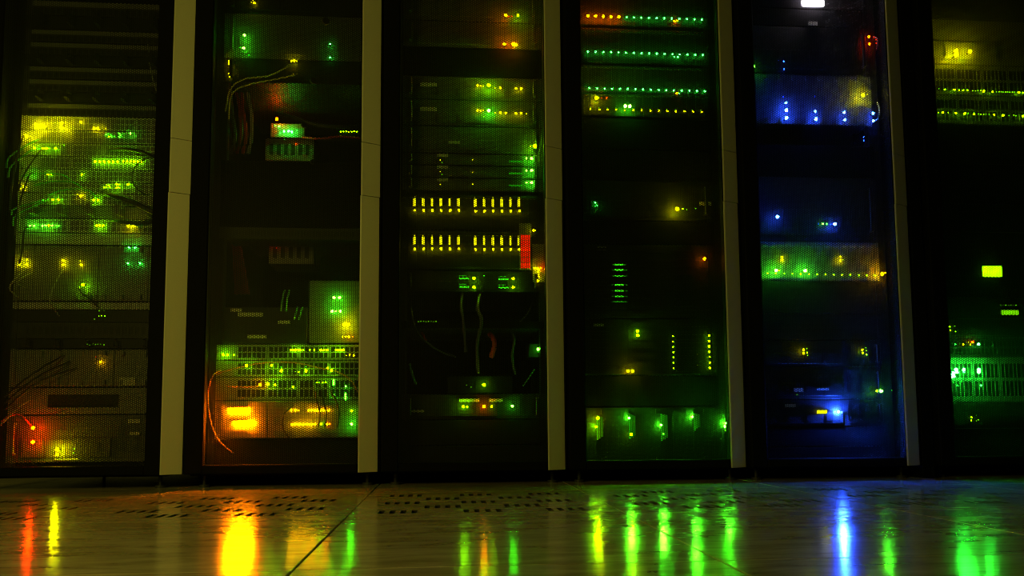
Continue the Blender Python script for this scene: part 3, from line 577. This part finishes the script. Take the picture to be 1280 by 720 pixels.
for i, (x, y, xe, ye) in enumerate(((33, 335, 15, 372), (79, 336, 66, 395), (97, 350, 115, 384), (40, 340, 25, 360))):
    cable(['grey cable dropping from the leftmost yellow lights of the module chassis', 'grey cable hanging below the middle yellow lights of the module chassis', 'dark cable looping under the single lime light of the module chassis', 'short grey cable beside the leftmost yellow lights'][i],
          'greycable' if i != 2 else 'rubber', .0026, ((x, y, .092), ((x + xe) / 2 - 6, (y * .6 + ye * .4), .06), (xe - 3, y * .3 + ye * .7, .06), (xe + 8, ye, .094)), group='cables of the module chassis')
for i, y in enumerate((470, 478, 486)):
    cable('dark cable slanting across the card frame, ' + ('highest', 'middle', 'lowest')[i] + ' of three', 'rubber', .003, ((6, y + 26, .06), (26, y + 8, .05), (55, y - 12, .06), (80 + 8 * i, y - 26, .093)), group='cables across the card frame')
cable('red-lit cable reaching from the left edge to the upper red light', 'red_and_redlit_cable', .003, ((2, 527, .05), (12, 520, .05), (25, 518, .05), (32, 524, .06), (39, 533, .094)))  # red light on this cable is put into its jacket colour
cable('thin cable along the left edge lit red by the two red lights', 'greycable', .0025, ((0, 532, .04), (12, 520, .035), (25, 508, .05), (38, 500, .09)))
# cabinet 1
cable('yellow cable arcing left from the yellow connector above the open bay', 'yellowcable', .0026, ((366, 77, .08), (355, 86, .05), (335, 95, .045), (305, 99, .045), (288, 112, .05), (282, 140, .06)))
cable('lower yellow cable running level above the open bay', 'yellowcable', .0022, ((368, 94, .088), (345, 99, .05), (310, 106, .045), (290, 118, .05), (286, 150, .07)))
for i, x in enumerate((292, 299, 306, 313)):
    cable('red-tinted hanging cable in the open bay, ' + ('nearest the cabinet side', 'second from the cabinet side', 'third from the cabinet side', 'farthest from the cabinet side')[i], ('greycable', 'red_and_redlit_cable', 'red_and_redlit_cable', 'greycable')[i], .006,
          ((x - 4, 112, .2), (x - 2 + 3 * (i % 2), 140, .17), (x + 2, 170, .18), (x - 3, 192, .2)), 'hanging_cable', group='cables hanging in the open bay')  # the two red jackets have the bay's red light in their colour
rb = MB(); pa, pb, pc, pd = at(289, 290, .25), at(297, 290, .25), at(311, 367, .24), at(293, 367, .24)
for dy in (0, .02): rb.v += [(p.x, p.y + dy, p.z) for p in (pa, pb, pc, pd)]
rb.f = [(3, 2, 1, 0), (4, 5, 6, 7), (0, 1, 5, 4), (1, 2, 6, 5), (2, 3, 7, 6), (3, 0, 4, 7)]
tag(rb.build('ribbon_cable', 'red_and_redlit_cable'), 'wide red-lit ribbon cable widening downward in the open bay', 'cable')  # red jacket colour stands in for red light on the ribbon
cable('black cable drooping across the red glow above the jade green box', 'rubber', .006, ((344, 141, .12), (365, 146, .1), (395, 156, .09), (430, 159, .1), (449, 158, .12)))
cable('thin red cable running level right of the jade green box', 'red_and_redlit_cable', .004, ((378, 172, .33), (400, 173.5, .28), (425, 171, .28), (450, 173, .3)))
for i, x in enumerate((352, 358, 368, 374)):
    cable('short green-lit cable leaning between the black unit and the green lights, ' + ('first', 'second', 'third', 'fourth')[i], 'green_and_greenlit_cable', .0026, ((x + 4, 362 + (i // 2) * 22, .09), (x + 1, 374 + (i // 2) * 20, .08), (x, 384 + (i // 2) * 14, .09), (x - 1, 396 + (i // 2) * 4, .12)), group='short leaning green-lit cables')  # jackets coloured green for the green light falling on them
cable('orange cable looping down the left side of the orange displays', 'orangecable', .002, ((276, 463, .097), (266, 470, .05), (260, 492, .045), (262, 520, .045), (270, 545, .045), (281, 558, .05), (291, 566, .09)))
cable('orange cable arching over the lime lights to the beige strip', 'orangecable', .0019, ((270, 468, .06), (285, 463, .045), (325, 454, .042), (365, 453, .042), (400, 460, .042), (425, 466, .045), (440, 477, .05), (447, 490, .06)))
cable('orange patch cable lying level above the upper orange display', 'orangecable', .0022, ((283, 483, .06), (300, 483.5, .055), (318, 483.5, .06), (325, 482.5, .09)))
for i, (x0_, x1_) in enumerate(((392, 396), (400, 404), (410, 420))):
    cable('dark cable dropping past the amber light rows, ' + ('left', 'middle', 'right')[i] + ' one of three', 'rubber', .0032, ((x0_, 478, .096), (x0_ + 3, 488, .05), (x1_, 500, .045), (x1_ + 4, 516, .05), (x1_ + 2, 534, .09)), group='dark cables past the amber lights')
cable('black cable loop around the lower amber row', 'rubber', .003, ((366, 508, .09), (355, 518, .05), (354, 535, .05), (362, 548, .06)))
# cabinet 2
for i, pts in enumerate((((514, 385, .09), (517, 402, .085), (525, 420, .09), (548, 438, .16), (570, 446, .2)), ((578, 368, .12), (576, 382, .09), (579, 400, .086), (582, 440, .09)), ((600, 368, .12), (597, 385, .09), (602, 402, .084), (596, 432, .09), (598, 466, .12)),
        ((640, 417, .13), (643, 425, .13), (640, 445, .13), (644, 468, .14)), ((512, 455, .14), (516, 470, .11), (520, 480, .13)), ((664, 383, .14), (658, 394, .12), (650, 402, .15)), ((668, 462, .14), (660, 474, .12), (654, 482, .15)))):
    cable(['dark cable sweeping from the cabinet side into the tangled bay', 'grey cable hanging beneath the left green dashes', 'pale cable hanging at the middle of the tangled bay', 'grey cable hanging at the right of the tangled bay', 'short green-lit cable at the lower left of the tangled bay',
           'thin cable slanting at the upper right of the tangled bay', 'thin cable slanting below the single green light'][i], ('rubber', 'dimcable', 'dimcable', 'dimcable', 'green_and_greenlit_cable', 'dimcable', 'green_and_greenlit_cable')[i], (.003, .005, .006, .004, .004, .002, .002)[i], pts, group='cables in the tangled bay')  # the green-lit cable has that light put into its jacket colour
cable('red cable bundle in the middle of the tangled bay', 'red_and_redlit_cable', .009, ((612, 417, .16), (617, 424, .14), (618, 433, .14), (614, 446, .16)), 'cable_bundle', 'cable bundle')
cable('small red cable end at the left of the tangled bay', 'red_and_redlit_cable', .004, ((527, 416, .15), (530, 420, .13), (532, 426, .14)))
# cabinets 3 and 4
cable('thin green cable end plugged at the left of the yellow-glow server', 'green_and_greenlit_cable', .0022, ((743, 251, .094), (746, 254, .08), (747, 259, .07), (743, 266, .08)))
cable('blue-lit cable curling at the right end of the blade chassis', 'greycable', .0026, ((1097, 128, .08), (1099, 138, .06), (1098, 147, .06), (1094, 151, .095)))
cable('red-lit cable curling beside the three red lights', 'greycable', .0024, ((1092, 46, .094), (1096, 48, .08), (1096.5, 55, .08), (1096, 62, .09)))
